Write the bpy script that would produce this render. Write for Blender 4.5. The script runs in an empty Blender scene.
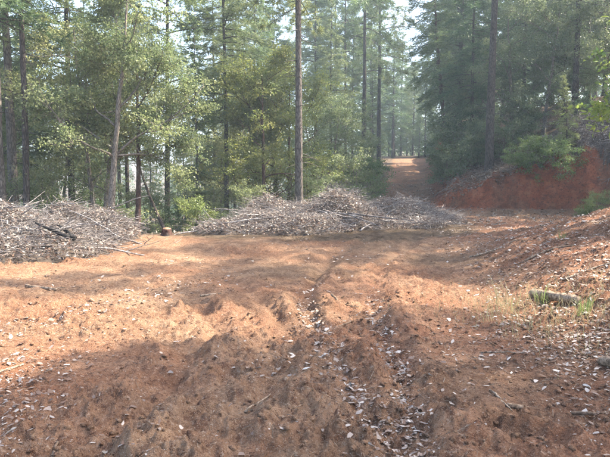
import bpy, math, random
import numpy as np
from mathutils import Vector, Matrix

R = math.radians
sc = bpy.context.scene
COL = sc.collection
rng = np.random.default_rng(11)
random.seed(5)

# ------------------------------------------------------------------ camera
F = 598.0                       # focal length in photo pixels (610 wide)
CAM_Z = 1.6
PITCH = R(5.1)
cam_d = bpy.data.cameras.new('camera')
cam_d.sensor_width = 36.0
cam_d.lens = 36.0 * F / 610.0
cam_d.clip_end = 2000.0
cam = bpy.data.objects.new('camera', cam_d)
cam.location = (0, 0, CAM_Z)
cam.rotation_euler = (R(90) - PITCH, 0, 0)
COL.objects.link(cam)
sc.camera = cam

# ------------------------------------------------------------------ world, sun, exposure
SUN_EL = R(48)
SUN_AZ = R(75)                  # measured from +Y (view direction) towards +X (right)
world = bpy.data.worlds.new('World')
sc.world = world
world.use_nodes = True
wn = world.node_tree
bg = wn.nodes['Background']
sky = wn.nodes.new('ShaderNodeTexSky')
sky.sky_type = 'NISHITA'
sky.sun_disc = False
sky.sun_elevation = SUN_EL
sky.sun_rotation = SUN_AZ
sky.air_density = 0.9
sky.dust_density = 3.0
sky.ozone_density = 0.8
wn.links.new(sky.outputs['Color'], bg.inputs['Color'])
bg.inputs['Strength'].default_value = 0.15

sun_d = bpy.data.lights.new('sun', 'SUN')
sun_d.energy = 4.2
sun_d.angle = R(0.8)
sun_d.color = (1.0, 0.90, 0.76)
sun = bpy.data.objects.new('sun', sun_d)
to_sun = Vector((math.sin(SUN_AZ) * math.cos(SUN_EL), math.cos(SUN_AZ) * math.cos(SUN_EL), math.sin(SUN_EL)))
sun.rotation_euler = to_sun.to_track_quat('Z', 'Y').to_euler()
sun.location = (20, 20, 40)
COL.objects.link(sun)

sc.view_settings.view_transform = 'Standard'
sc.view_settings.look = 'None'
sc.view_settings.gamma = 1.0
sc.view_settings.exposure = 2.35
sc.render.engine = 'CYCLES'
sc.cycles.use_denoising = True
sc.cycles.use_adaptive_sampling = True
sc.cycles.adaptive_threshold = 0.03
sc.cycles.max_bounces = 5
sc.cycles.diffuse_bounces = 2
sc.cycles.glossy_bounces = 1
sc.cycles.transmission_bounces = 4
sc.cycles.volume_bounces = 0
sc.cycles.sample_clamp_indirect = 4.0
sc.cycles.caustics_reflective = False
sc.cycles.caustics_refractive = False

# ------------------------------------------------------------------ small maths
def pix(px, py, Y):
    """photo pixel + ground distance along the view -> world point"""
    a, b = (px - 305.0) / F, (py - 228.5) / F
    dy = math.cos(PITCH) - b * math.sin(PITCH)
    dz = -math.sin(PITCH) - b * math.cos(PITCH)
    k = Y / dy
    return Vector((a * k, Y, CAM_Z + dz * k))

def hash2(ix, iy, seed):
    n = (ix.astype(np.int64) * 374761393 + iy.astype(np.int64) * 668265263 + seed * 982451653) & 0x7fffffff
    n = ((n ^ (n >> 13)) * 1274126177) & 0x7fffffff
    n = n ^ (n >> 16)
    return (n & 0xffff) / 65535.0

def vnoise(x, y, seed=0):
    x = np.asarray(x, float); y = np.asarray(y, float)
    ix, iy = np.floor(x), np.floor(y)
    fx, fy = x - ix, y - iy
    fx = fx * fx * fx * (fx * (fx * 6 - 15) + 10); fy = fy * fy * fy * (fy * (fy * 6 - 15) + 10)
    a = hash2(ix, iy, seed); b = hash2(ix + 1, iy, seed)
    c = hash2(ix, iy + 1, seed); d = hash2(ix + 1, iy + 1, seed)
    return (a + (b - a) * fx) * (1 - fy) + (c + (d - c) * fx) * fy - 0.5

def fbm(x, y, octv=4, seed=0, gain=0.5):
    s, amp, f = 0.0, 1.0, 1.0
    for o in range(octv):
        ca, sa = math.cos(0.6 * o), math.sin(0.6 * o)
        s = s + amp * vnoise((x * ca - y * sa) * f + 17.3 * o, (x * sa + y * ca) * f + 9.1 * o, seed + o)
        amp *= gain; f *= 2.03
    return s

def sstep(a, b, x):
    t = np.clip((np.asarray(x, float) - a) / (b - a), 0, 1)
    return t * t * (3 - 2 * t)

def polydist(x, y, pts):
    """distance to a polyline, and the signed side"""
    best = np.full(np.shape(x), 1e9); side = np.zeros(np.shape(x))
    for (x0, y0), (x1, y1) in zip(pts[:-1], pts[1:]):
        dx, dy = x1 - x0, y1 - y0
        L = dx * dx + dy * dy
        t = np.clip(((x - x0) * dx + (y - y0) * dy) / L, 0, 1)
        qx, qy = x - x0 - t * dx, y - y0 - t * dy
        d = np.hypot(qx, qy)
        m = d < best
        best = np.where(m, d, best); side = np.where(m, np.sign(qx * dy - qy * dx), side)
    return best, side

# ------------------------------------------------------------------ terrain
TRACKS = [   # wheel tracks: polyline, depth
    ([(0.62, 1.0), (0.50, 3.4), (0.30, 4.8), (0.10, 6.2), (-0.02, 8.3), (0.5, 12.0), (2.5, 17), (7, 21.5)], 0.06),
    ([(0.60, 1.0), (0.66, 3.6), (0.76, 4.5), (0.80, 5.5), (0.82, 7.2), (1.4, 11), (3.2, 16), (8, 20)], 0.045),
    ([(-1.5, 1.5), (-1.12, 3.6), (-0.98, 4.9), (-1.0, 6.2), (-1.6, 8.2), (-3.5, 10.5), (-8, 12)], 0.045),
    ([(-0.4, 1.0), (-0.32, 4.0), (-0.15, 5.6), (-0.3, 7.0), (-1.2, 9.6), (-3.4, 12.2), (-8, 14)], 0.05),
    ([(-3.5, 2.0), (-2.9, 4.6), (-2.4, 6.0), (-1.4, 8.0), (0.6, 10.5), (4, 14.5), (9, 18.5)], 0.05),
    ([(-5.5, 4.0), (-4.0, 6.4), (-2.2, 9.0), (0.2, 12.5), (3, 16)], 0.04),
]

def road_center(y):            # the far road climbing away between the trees
    return 0.167 * np.asarray(y, float) + 0.25

def bank_d(x, y):
    yf = 26.5 - 0.42 * (x - 5.2) + 0.5 * fbm(x * 0.5, y * 0.0 + 3, 3, 41)
    xr = 0.205 * y + 0.35 + 0.35 * fbm(y * 0.4, y * 0.0, 2, 43)
    return np.minimum(y - yf, x - xr)

def H(x, y, detail=True):
    x = np.asarray(x, float); y = np.asarray(y, float)
    z = 0.12 * fbm(x * 0.12, y * 0.12, 3, 1) * sstep(2, 10, np.hypot(x, y))
    # far road climbs
    z = z + 0.072 * np.clip(y - 25, 0, 60) * sstep(-8, 2, x) * sstep(24, 34, y)
    # hill behind the cut bank on the right
    d = bank_d(x, y)
    hb = np.clip(0.28 + 0.33 * (x - 5.4), 0.25, 4.2)
    edge = 0.75 + 0.5 * vnoise(x * 0.9, y * 0.9, 51)
    rise = hb * sstep(0.0, 1.0, d / (0.40 + 0.36 * hb * edge)) + np.clip(d - 1.0, 0, 60) * 0.11
    z = z + np.where(d > 0, rise, 0)
    # talus at the bank's foot
    z = z + 0.22 * np.exp(-np.clip(-d, 0, 9) ** 2 / 0.5) * (d <= 0) * sstep(4, 8, x)
    z = z + 0.22 * (d > 0) * sstep(4, 8, x)
    # mound on the right
    toe = 1.9 + 0.12 * (y - 4.2) + 0.4 * fbm(y * 0.5, y * 0 + 8, 2, 61)
    md = x - toe
    mound = 0.30 * np.clip(md, 0, 12) * sstep(-0.3, 1.3, md) * sstep(18.5, 10.5, y - 0.55 * (x - 6))
    mound = 1.75 * np.tanh(mound / 1.75)
    z = z + mound
    # left side falls away behind the brush piles
    fall = sstep(15.5, 30, y - 0.25 * (x + 3)) * sstep(3.5, -3, x - 0.04 * y)
    z = z - 1.6 * fall - 0.055 * np.clip(y - 30, 0, 90) * sstep(2.0, -9, x - 0.05 * y)
    # far hills rise gently
    z = z + 0.05 * np.clip(y - 110, 0, 400)
    # small rise on the far left
    z = z + 0.05 * np.clip(-x - 9, 0, 30) * sstep(14, 6, y)
    if not detail:
        return z
    onroad = sstep(0.5, -0.4, md) * sstep(0.3, -0.3, d) * sstep(27, 22, y)
    near = np.clip(1.25 - y / 26.0, 0, 1)
    wob = 0.10 * fbm(x * 1.1, y * 1.1, 2, 71)
    for k, (pts, dep) in enumerate(TRACKS):
        q, s = polydist(x + wob, y + wob * 0.7, pts)
        breaks = 0.55 + 0.9 * sstep(-0.25, 0.25, vnoise(x * 0.55 + 5 * k, y * 0.55, 80 + k))
        groove = -dep * np.exp(-(q / 0.13) ** 2) + 0.75 * dep * np.exp(-((q - 0.27) / 0.12) ** 2) * (0.6 + 0.5 * s)
        z = z + groove * breaks * near
        if k < 4:
            chunk = np.clip(fbm(x * 4.6 + 3 * k, y * 4.6, 4, 140, 0.62) - 0.02, 0, 1) * np.exp(-((q - 0.25) / 0.30) ** 2)
            z = z + 0.13 * chunk * sstep(12, 6, y)
    # hummocks, clods, churned soil
    z = z + (0.075 * fbm(x * 0.75, y * 0.75, 2, 5) + 0.04 * fbm(x * 2.3, y * 2.3, 3, 6)) * (0.4 + 0.6 * onroad)
    clod = fbm(x * 6.5, y * 6.5, 4, 9, 0.6)
    churn = sstep(-0.15, 0.35, fbm(x * 0.6, y * 0.6, 2, 12))
    z = z + 0.050 * clod * (0.45 + churn)
    z = z + 0.030 * np.clip(0.22 - np.abs(fbm(x * 4.2, y * 4.2, 3, 17, 0.6)), 0, 1) * (0.3 + churn) * sstep(20, 10, y)
    z = z + 0.050 * np.clip(fbm(x * 13, y * 13, 2, 27, 0.6) - 0.05, 0, 1) * (0.35 + churn) * sstep(14, 7, y)
    z = z + 0.045 * np.clip(fbm(x * 3.1, y * 3.1, 3, 15) - 0.12, 0, 1) * (0.3 + 0.7 * churn)
    z = z + 0.10 * fbm(x * 1.7, y * 1.7, 4, 19, 0.6) * sstep(0.1, 1.0, md) * sstep(24, 18, y)   # rough mound
    z = z + 0.50 * fbm(x * 2.4, y * 2.4 + z * 1.2, 5, 23, 0.66) * sstep(-0.2, 0.4, d) * sstep(2.6, 0.9, d)  # eroded bank face
    return z

def Hs(x, y, detail=True):
    return float(H(np.array([float(x)]), np.array([float(y)]), detail)[0])

# ------------------------------------------------------------------ node helpers
def new_mat(name):
    m = bpy.data.materials.new(name); m.use_nodes = True
    nt = m.node_tree; nt.nodes.clear()
    out = nt.nodes.new('ShaderNodeOutputMaterial')
    return m, nt, out

def N(nt, typ, **kw):
    n = nt.nodes.new(typ)
    for k, v in kw.items():
        if k in n.inputs.keys():
            n.inputs[k].default_value = v
        else:
            setattr(n, k, v)
    return n

def mixc(nt, fac, a, b):
    m = nt.nodes.new('ShaderNodeMix'); m.data_type = 'RGBA'
    for sock, v in ((m.inputs[0], fac), (m.inputs[6], a), (m.inputs[7], b)):
        if isinstance(v, bpy.types.NodeSocket): nt.links.new(v, sock)
        elif isinstance(v, (int, float)): sock.default_value = v
        else: sock.default_value = (*v, 1.0) if len(v) == 3 else v
    return m.outputs[2]

def ramp(nt, src, p0, p1):
    m = nt.nodes.new('ShaderNodeMapRange'); m.interpolation_type = 'SMOOTHSTEP'
    m.inputs['From Min'].default_value = p0; m.inputs['From Max'].default_value = p1
    nt.links.new(src, m.inputs['Value'])
    return m.outputs['Result']

def noise(nt, vec, scale, detail=4, rough=0.55):
    n = N(nt, 'ShaderNodeTexNoise', Scale=scale, Detail=detail, Roughness=rough)
    nt.links.new(vec, n.inputs['Vector'])
    return n.outputs['Fac']

def leaf_mat(name, c1, c2, transl=0.4, rough=0.45, hue=0.03, spec=0.35):
    m, nt, out = new_mat(name)
    at = N(nt, 'ShaderNodeAttribute', attribute_name='rnd')
    oi = N(nt, 'ShaderNodeObjectInfo')
    col = mixc(nt, at.outputs['Fac'], c1, c2)
    hs = N(nt, 'ShaderNodeHueSaturation')
    mr = N(nt, 'ShaderNodeMapRange'); mr.inputs['To Min'].default_value = 0.5 - hue; mr.inputs['To Max'].default_value = 0.5 + hue
    nt.links.new(oi.outputs['Random'], mr.inputs['Value']); nt.links.new(mr.outputs['Result'], hs.inputs['Hue'])
    mv = N(nt, 'ShaderNodeMapRange'); mv.inputs['To Min'].default_value = 1.15; mv.inputs['To Max'].default_value = 0.8
    nt.links.new(oi.outputs['Random'], mv.inputs['Value']); nt.links.new(mv.outputs['Result'], hs.inputs['Value'])
    nt.links.new(col, hs.inputs['Color'])
    p = N(nt, 'ShaderNodeBsdfPrincipled', Roughness=rough)
    p.inputs['Specular IOR Level'].default_value = spec
    nt.links.new(hs.outputs['Color'], p.inputs['Base Color'])
    t = N(nt, 'ShaderNodeBsdfTranslucent')
    br = N(nt, 'ShaderNodeHueSaturation', Value=1.8, Saturation=1.0)
    nt.links.new(hs.outputs['Color'], br.inputs['Color'])
    nt.links.new(br.outputs['Color'], t.inputs['Color'])
    mx = N(nt, 'ShaderNodeMixShader', Fac=transl)
    nt.links.new(p.outputs[0], mx.inputs[1]); nt.links.new(t.outputs[0], mx.inputs[2])
    nt.links.new(mx.outputs[0], out.inputs['Surface'])
    return m

def bark_mat(name, c1, c2, scale=1.0, bump=0.5):
    m, nt, out = new_mat(name)
    tc = N(nt, 'ShaderNodeTexCoord')
    mp = N(nt, 'ShaderNodeMapping'); mp.inputs['Scale'].default_value = (11 * scale, 11 * scale, 2.6 * scale)
    nt.links.new(tc.outputs['Object'], mp.inputs['Vector'])
    v = N(nt, 'ShaderNodeTexVoronoi', feature='DISTANCE_TO_EDGE', Scale=1.6)
    nz = N(nt, 'ShaderNodeTexNoise', Scale=1.1, Detail=3)
    nt.links.new(mp.outputs[0], nz.inputs['Vector'])
    va = N(nt, 'ShaderNodeVectorMath', operation='MULTIPLY_ADD'); va.inputs[1].default_value = (1.2, 1.2, 1.2)
    nt.links.new(nz.outputs['Color'], va.inputs[0]); nt.links.new(mp.outputs[0], va.inputs[2])
    nt.links.new(va.outputs[0], v.inputs['Vector'])
    n1 = noise(nt, mp.outputs[0], 1.3, 6, 0.7)
    crack = ramp(nt, v.outputs['Distance'], 0.0, 0.22)
    n2 = noise(nt, tc.outputs['Object'], 1.4, 4)
    base = mixc(nt, n1, c1, c2)
    base = mixc(nt, ramp(nt, n2, 0.52, 0.72), base, (0.16, 0.165, 0.13))
    dark = tuple(c * 0.62 for c in c1)
    col = mixc(nt, crack, dark, base)
    p = N(nt, 'ShaderNodeBsdfPrincipled', Roughness=0.9)
    p.inputs['Specular IOR Level'].default_value = 0.15
    nt.links.new(col, p.inputs['Base Color'])
    ad = N(nt, 'ShaderNodeMath', operation='ADD'); nt.links.new(crack, ad.inputs[0]); nt.links.new(n1, ad.inputs[1])
    b = N(nt, 'ShaderNodeBump', Strength=bump, Distance=0.03)
    nt.links.new(ad.outputs[0], b.inputs['Height']); nt.links.new(b.outputs[0], p.inputs['Normal'])
    nt.links.new(p.outputs[0], out.inputs['Surface'])
    return m

def twig_mat(name, c1, c2):
    m, nt, out = new_mat(name)
    at = N(nt, 'ShaderNodeAttribute', attribute_name='rnd')
    oi = N(nt, 'ShaderNodeObjectInfo')
    tc = N(nt, 'ShaderNodeTexCoord')
    n1 = noise(nt, tc.outputs['Object'], 26, 6, 0.75)
    ad = N(nt, 'ShaderNodeMath', operation='ADD'); nt.links.new(at.outputs['Fac'], ad.inputs[0]); nt.links.new(oi.outputs['Random'], ad.inputs[1])
    fr = N(nt, 'ShaderNodeMath', operation='FRACT'); nt.links.new(ad.outputs[0], fr.inputs[0])
    col = mixc(nt, fr.outputs[0], c1, c2)
    col = mixc(nt, ramp(nt, n1, 0.42, 0.62), col, tuple(0.42 * c for c in c1))
    p = N(nt, 'ShaderNodeBsdfPrincipled', Roughness=0.85)
    p.inputs['Specular IOR Level'].default_value = 0.2
    nt.links.new(col, p.inputs['Base Color'])
    b = N(nt, 'ShaderNodeBump', Strength=0.8, Distance=0.012)
    nt.links.new(n1, b.inputs['Height']); nt.links.new(b.outputs[0], p.inputs['Normal'])
    nt.links.new(p.outputs[0], out.inputs['Surface'])
    return m

def soil_mat():
    m, nt, out = new_mat('soil')
    tc = N(nt, 'ShaderNodeTexCoord'); P = tc.outputs['Object']
    at = N(nt, 'ShaderNodeVertexColor', layer_name='soil')
    sp = N(nt, 'ShaderNodeSeparateColor'); nt.links.new(at.outputs['Color'], sp.inputs[0])
    n_big = noise(nt, P, 0.55, 5, 0.6)
    n_mid = noise(nt, P, 3.5, 6, 0.65)
    n_fin = noise(nt, P, 38, 5, 0.7)
    n_vf = noise(nt, P, 140, 3, 0.7)
    n_cl = noise(nt, P, 11, 6, 0.8)
    n_sp = noise(nt, P, 30, 5, 0.8)
    tan = mixc(nt, ramp(nt, n_mid, 0.36, 0.64), (0.250, 0.142, 0.082), (0.390, 0.243, 0.145))
    tan = mixc(nt, ramp(nt, n_big, 0.42, 0.68), tan, (0.300, 0.148, 0.080))
    tan = mixc(nt, ramp(nt, n_cl, 0.50, 0.62), tan, (0.180, 0.094, 0.056))
    tan = mixc(nt, ramp(nt, n_sp, 0.55, 0.63), tan, (0.125, 0.066, 0.042))
    tan = mixc(nt, ramp(nt, n_sp, 0.44, 0.36), tan, (0.46, 0.335, 0.235))
    tan = mixc(nt, ramp(nt, n_vf, 0.58, 0.68), tan, (0.50, 0.385, 0.29))
    red = mixc(nt, ramp(nt, n_mid, 0.3, 0.75), (0.25, 0.068, 0.032), (0.44, 0.145, 0.068))
    ml = N(nt, 'ShaderNodeMapping'); ml.inputs['Scale'].default_value = (1.2, 1.2, 2.6)
    nt.links.new(P, ml.inputs['Vector'])
    n_ly = noise(nt, ml.outputs[0], 1.3, 5, 0.7)
    red = mixc(nt, ramp(nt, n_ly, 0.48, 0.66), red, (0.19, 0.064, 0.036))
    red = mixc(nt, ramp(nt, n_ly, 0.46, 0.30), red, (0.38, 0.150, 0.078))
    red = mixc(nt, ramp(nt, n_cl, 0.5, 0.64), red, (0.085, 0.030, 0.019))
    red = mixc(nt, ramp(nt, n_sp, 0.55, 0.66), red, (0.07, 0.028, 0.02))
    red = mixc(nt, ramp(nt, n_sp, 0.43, 0.35), red, (0.36, 0.15, 0.085))
    duff = mixc(nt, ramp(nt, n_mid, 0.35, 0.7), (0.085, 0.058, 0.036), (0.19, 0.135, 0.09))
    duff = mixc(nt, ramp(nt, n_fin, 0.48, 0.7), duff, (0.05, 0.033, 0.021))
    duff = mixc(nt, ramp(nt, n_vf, 0.58, 0.7), duff, (0.30, 0.25, 0.19))
    col = mixc(nt, sp.outputs[0], tan, red)
    col = mixc(nt, sp.outputs[1], col, duff)
    p = N(nt, 'ShaderNodeBsdfPrincipled', Roughness=0.95)
    p.inputs['Specular IOR Level'].default_value = 0.1
    nt.links.new(col, p.inputs['Base Color'])
    n_cr = noise(nt, P, 16, 5, 0.75)
    s1 = N(nt, 'ShaderNodeMath', operation='MULTIPLY_ADD'); s1.inputs[1].default_value = 0.35
    nt.links.new(n_vf, s1.inputs[0]); nt.links.new(n_fin, s1.inputs[2])
    s2 = N(nt, 'ShaderNodeMath', operation='MULTIPLY_ADD'); s2.inputs[1].default_value = 1.3
    nt.links.new(n_cr, s2.inputs[0]); nt.links.new(s1.outputs[0], s2.inputs[2])
    b = N(nt, 'ShaderNodeBump', Strength=1.0, Distance=0.045)
    nt.links.new(s2.outputs[0], b.inputs['Height']); nt.links.new(b.outputs[0], p.inputs['Normal'])
    nt.links.new(p.outputs[0], out.inputs['Surface'])
    return m

MAT = dict(
    soil=soil_mat(),
    needle=leaf_mat('fir_needles', (0.066, 0.108, 0.048), (0.155, 0.2, 0.088), 0.35, 0.5),
    needle_pine=leaf_mat('pine_needles', (0.1, 0.142, 0.055), (0.205, 0.24, 0.095), 0.38, 0.45),
    needle_shaded=leaf_mat('shaded_fir_needles', (0.046, 0.088, 0.036), (0.12, 0.17, 0.066), 0.30, 0.5),  # darker copy of the fir needles, shade of the right wood painted in
    oak=leaf_mat('oak_leaves', (0.095, 0.13, 0.05), (0.24, 0.258, 0.122), 0.45, 0.5, spec=0.4),
    oak_shaded=leaf_mat('shaded_oak_leaves', (0.06, 0.098, 0.044), (0.165, 0.2, 0.098), 0.34, 0.5, spec=0.4),  # oak leaves darkened, the colour carries the shade on the right bank
    madrone=leaf_mat('madrone_leaves', (0.095, 0.135, 0.04), (0.26, 0.245, 0.07), 0.46, 0.5, spec=0.4),
    shrub=leaf_mat('shrub_leaves', (0.075, 0.13, 0.04), (0.175, 0.225, 0.075), 0.42, 0.42),
    fresh=leaf_mat('fresh_leaves', (0.13, 0.19, 0.04), (0.29, 0.32, 0.07), 0.42, 0.32, spec=0.5),
    dead=leaf_mat('dead_leaves', (0.135, 0.08, 0.058), (0.35, 0.29, 0.25), 0.12, 0.7, 0.01, 0.2),
    bed=leaf_mat('shaded_debris', (0.050, 0.038, 0.030), (0.13, 0.098, 0.078), 0.0, 0.8, 0.01, 0.1),  # debris coloured dark so gaps in the piles look shaded
    litter=leaf_mat('dry_leaf_litter', (0.15, 0.088, 0.056), (0.52, 0.46, 0.39), 0.08, 0.6, 0.01, 0.3),
    pale=leaf_mat('bleached_leaf', (0.27, 0.22, 0.175), (0.55, 0.5, 0.44), 0.08, 0.55, 0.01, 0.3),
    grass_dry=leaf_mat('dry_grass', (0.22, 0.19, 0.085), (0.34, 0.30, 0.17), 0.3, 0.6, 0.01),
    grass=leaf_mat('green_grass', (0.09, 0.14, 0.035), (0.17, 0.22, 0.07), 0.4, 0.5, 0.01),
    bark_pine=bark_mat('pine_bark', (0.105, 0.088, 0.076), (0.215, 0.182, 0.155)),
    bark_dark=bark_mat('dark_fir_bark', (0.060, 0.047, 0.040), (0.145, 0.115, 0.098)),
    bark_oak=bark_mat('oak_bark', (0.16, 0.13, 0.105), (0.33, 0.285, 0.24), 1.5, 0.35),
    bark_madrone=bark_mat('madrone_bark', (0.070, 0.040, 0.031), (0.14, 0.076, 0.056), 1.0, 0.3),
    twig=twig_mat('grey_twigs', (0.17, 0.14, 0.122), (0.44, 0.40, 0.37)),
    stick=twig_mat('pale_stick', (0.22, 0.145, 0.092), (0.44, 0.335, 0.235)),
    char=twig_mat('charred_wood', (0.018, 0.016, 0.015), (0.05, 0.045, 0.04)),
    clod=twig_mat('soil_clods', (0.16, 0.098, 0.064), (0.30, 0.19, 0.12)),
    cut=twig_mat('cut_wood', (0.33, 0.19, 0.11), (0.42, 0.26, 0.16)),
)

# ------------------------------------------------------------------ mesh helpers
def mesh_from(name, V, faces_idx, nper, mat, rnd=None, smooth=False):
    """V (n,3); faces_idx (m,nper) int"""
    V = np.asarray(V, np.float32); Fi = np.asarray(faces_idx, np.int32)
    me = bpy.data.meshes.new(name)
    me.vertices.add(len(V)); me.vertices.foreach_set('co', V.ravel())
    me.loops.add(Fi.size); me.loops.foreach_set('vertex_index', Fi.ravel())
    me.polygons.add(len(Fi))
    me.polygons.foreach_set('loop_start', np.arange(0, Fi.size, nper, dtype=np.int32))
    if smooth: me.polygons.foreach_set('use_smooth', np.ones(len(Fi), bool))
    if rnd is not None:
        a = me.attributes.new('rnd', 'FLOAT', 'POINT'); a.data.foreach_set('value', np.asarray(rnd, np.float32))
    me.update(calc_edges=True)
    me.materials.append(MAT[mat])
    return me

def link(name, data, parent=None, loc=None, rot=None, scale=None):
    o = bpy.data.objects.new(name, data)
    COL.objects.link(o)
    if parent is not None: o.parent = parent
    if loc is not None: o.location = loc
    if rot is not None: o.rotation_euler = rot
    if scale is not None: o.scale = scale
    return o

def tag(o, label=None, cat=None, group=None, kind=None):
    if label: o['label'] = label
    if cat: o['category'] = cat
    if group: o['group'] = group
    if kind: o['kind'] = kind
    return o

def unit(v):
    return v / np.maximum(np.linalg.norm(v, axis=-1, keepdims=True), 1e-9)

def leaves(P, D, L, W, rg, fold=0.25):
    """rhombic leaves: base P, direction D, length L, width W -> quads (n*4,3)"""
    n = len(P)
    up = unit(rg.normal(size=(n, 3)) + np.array([0, 0, 0.9]))
    S = unit(np.cross(D, up)); Nn = np.cross(S, D)
    L = np.reshape(L, (-1, 1)); W = np.reshape(W, (-1, 1))
    mid = P + D * L * 0.45 + Nn * W * fold
    V = np.stack([P, mid + S * W * 0.5, P + D * L, mid - S * W * 0.5], 1)
    return V.reshape(-1, 3)

def slivers(P, D, L, W, rg):
    n = len(P)
    S = unit(np.cross(D, rg.normal(size=(n, 3))))
    L = np.reshape(L, (-1, 1)); W = np.reshape(W, (-1, 1))
    V = np.stack([P - S * W * 0.5, P + S * W * 0.5, P + D * L], 1)
    return V.reshape(-1, 3)

def tube_arrays(lines, k=5):
    """lines: list of (pts (n,3), radii (n,)) -> V, quads, rnd"""
    Vs, Fs, Rn, off = [], [], [], 0
    ang = np.linspace(0, 2 * np.pi, k, endpoint=False)
    ca, sa = np.cos(ang), np.sin(ang)
    for pts, rad in lines:
        pts = np.asarray(pts, float); n = len(pts)
        T = np.gradient(pts, axis=0); T = unit(T)
        ref = np.array([0.0, 0, 1.0]) if abs(T[0, 2]) < 0.9 else np.array([1.0, 0, 0])
        A = unit(np.cross(T, ref)); B = np.cross(T, A)
        rad = np.asarray(rad, float)
        ring = pts[:, None, :] + (A[:, None, :] * ca[None, :, None] + B[:, None, :] * sa[None, :, None]) * rad.reshape(n, -1)[:, :, None]
        Vs.append(ring.reshape(-1, 3))
        i = np.arange(n - 1)[:, None] * k; j = np.arange(k)[None, :]; j2 = (j + 1) % k
        Fs.append(np.stack([i + j, i + j2, i + k + j2, i + k + j], -1).reshape(-1, 4) + off)
        # end caps as fans folded into quads
        if k == 4:
            Fs.append(np.array([[0, 3, 2, 1], [n * k - 4, n * k - 3, n * k - 2, n * k - 1]]) + off)
        elif k >= 6 and k % 2 == 0:
            for base, rev in ((0, True), ((n - 1) * k, False)):
                for q in range(1, k - 1, 2):
                    f = [base, base + q, base + q + 1, base + q + 2 if q + 2 < k else base]
                    if f[3] == base: continue
                    Fs.append(np.array([f[::-1] if rev else f]) + off)
        Rn.append(np.full(n * k, rng.random()))
        off += n * k
    return np.concatenate(Vs), np.concatenate(Fs), np.concatenate(Rn)

def tubes(name, lines, mat, k=5, smooth=True):
    V, Fi, rn = tube_arrays(lines, k)
    return mesh_from(name, V, Fi, 4, mat, rn, smooth)

# ------------------------------------------------------------------ ground
def build_ground():
    ys = list(np.linspace(-14, 2.2, 30))
    y = 2.2
    while y < 620:
        y += 0.065 if 20 < y < 28.5 else max(0.018, (0.0065 if y < 32 else 0.025) * y)
        ys.append(y)
    ys = np.array(ys)
    core = np.linspace(-0.60, 0.60, 440)
    g = [0.6]
    while g[-1] < 14: g.append(g[-1] * 1.10 + 0.01)
    g = np.array(g[1:])
    s = np.concatenate([-g[::-1], core, g])
    w = np.where(ys < 3.0, 3.0, ys); w = np.minimum(w, 45 + 0.5 * w)
    X = s[None, :] * w[:, None]; Y = np.repeat(ys[:, None], len(s), 1)
    X = X + 0.0
    Z = H(X, Y)
    nr, nc = X.shape
    V = np.stack([X, Y, Z], -1).reshape(-1, 3)
    i = np.arange(nr - 1)[:, None] * nc; j = np.arange(nc - 1)[None, :]
    Fi = np.stack([i + j, i + j + 1, i + nc + j + 1, i + nc + j], -1).reshape(-1, 4)
    me = mesh_from('ground', V, Fi, 4, 'soil', None, True)
    x, y = V[:, 0], V[:, 1]
    d = bank_d(x, y)
    md = x - (1.9 + 0.12 * (y - 4.2))
    red = 0.95 * sstep(-0.6, 0.2, d) * sstep(2.6, 1.0, d) * sstep(4.5, 6.0, x)
    red = np.maximum(red, 0.32 * sstep(0.2, 1.4, md + 0.8 * fbm(x, y, 3, 91)) * sstep(25, 20, y))
    red = np.maximum(red, 0.15 * sstep(-0.1, 0.3, fbm(x * 0.45, y * 0.45, 3, 92)) + 0.30 * sstep(-0.5, 2.0, x) * sstep(13, 6, y))
    red = np.maximum(red, 0.12 * sstep(26, 30, y) * sstep(1.9, 1.2, np.abs(x - road_center(y))))
    n1 = fbm(x * 0.8, y * 0.8, 3, 93)
    duff = sstep(1.0, 2.2, d + 1.2 * n1) * sstep(0.0, 1.0, d)
    duff = np.maximum(duff, sstep(13.2, 14.6, y + 1.5 * n1 + 0.18 * np.minimum(x + 2, 0) * 4 - 0.42 * np.clip(x - 1, 0, 20)) * sstep(1.3, 2.0, np.abs(x - road_center(y)) + (y < 25) * 9) * (d < 0.4) * sstep(6.8, 4.8, x - 0.13 * (y - 20)))
    duff = np.maximum(duff, sstep(-6.5, -8.5, x + n1) * 0.9)
    duff = np.maximum(duff, sstep(70, 85, y))
    duff = np.maximum(duff, 0.42 * sstep(0.0, 0.35, fbm(x * 0.7, y * 0.7, 4, 95)) * sstep(-3, 1, x))
    colr = np.stack([np.clip(red, 0, 1), np.clip(duff, 0, 1), np.zeros_like(red), np.ones_like(red)], -1).astype(np.float32)
    a = me.color_attributes.new('soil', 'FLOAT_COLOR', 'POINT'); a.data.foreach_set('color', colr.ravel())
    o = link('ground', me)
    return tag(o, 'rutted orange-brown dirt clearing with cut bank and forest floor', kind='structure')

ground = build_ground()

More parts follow.
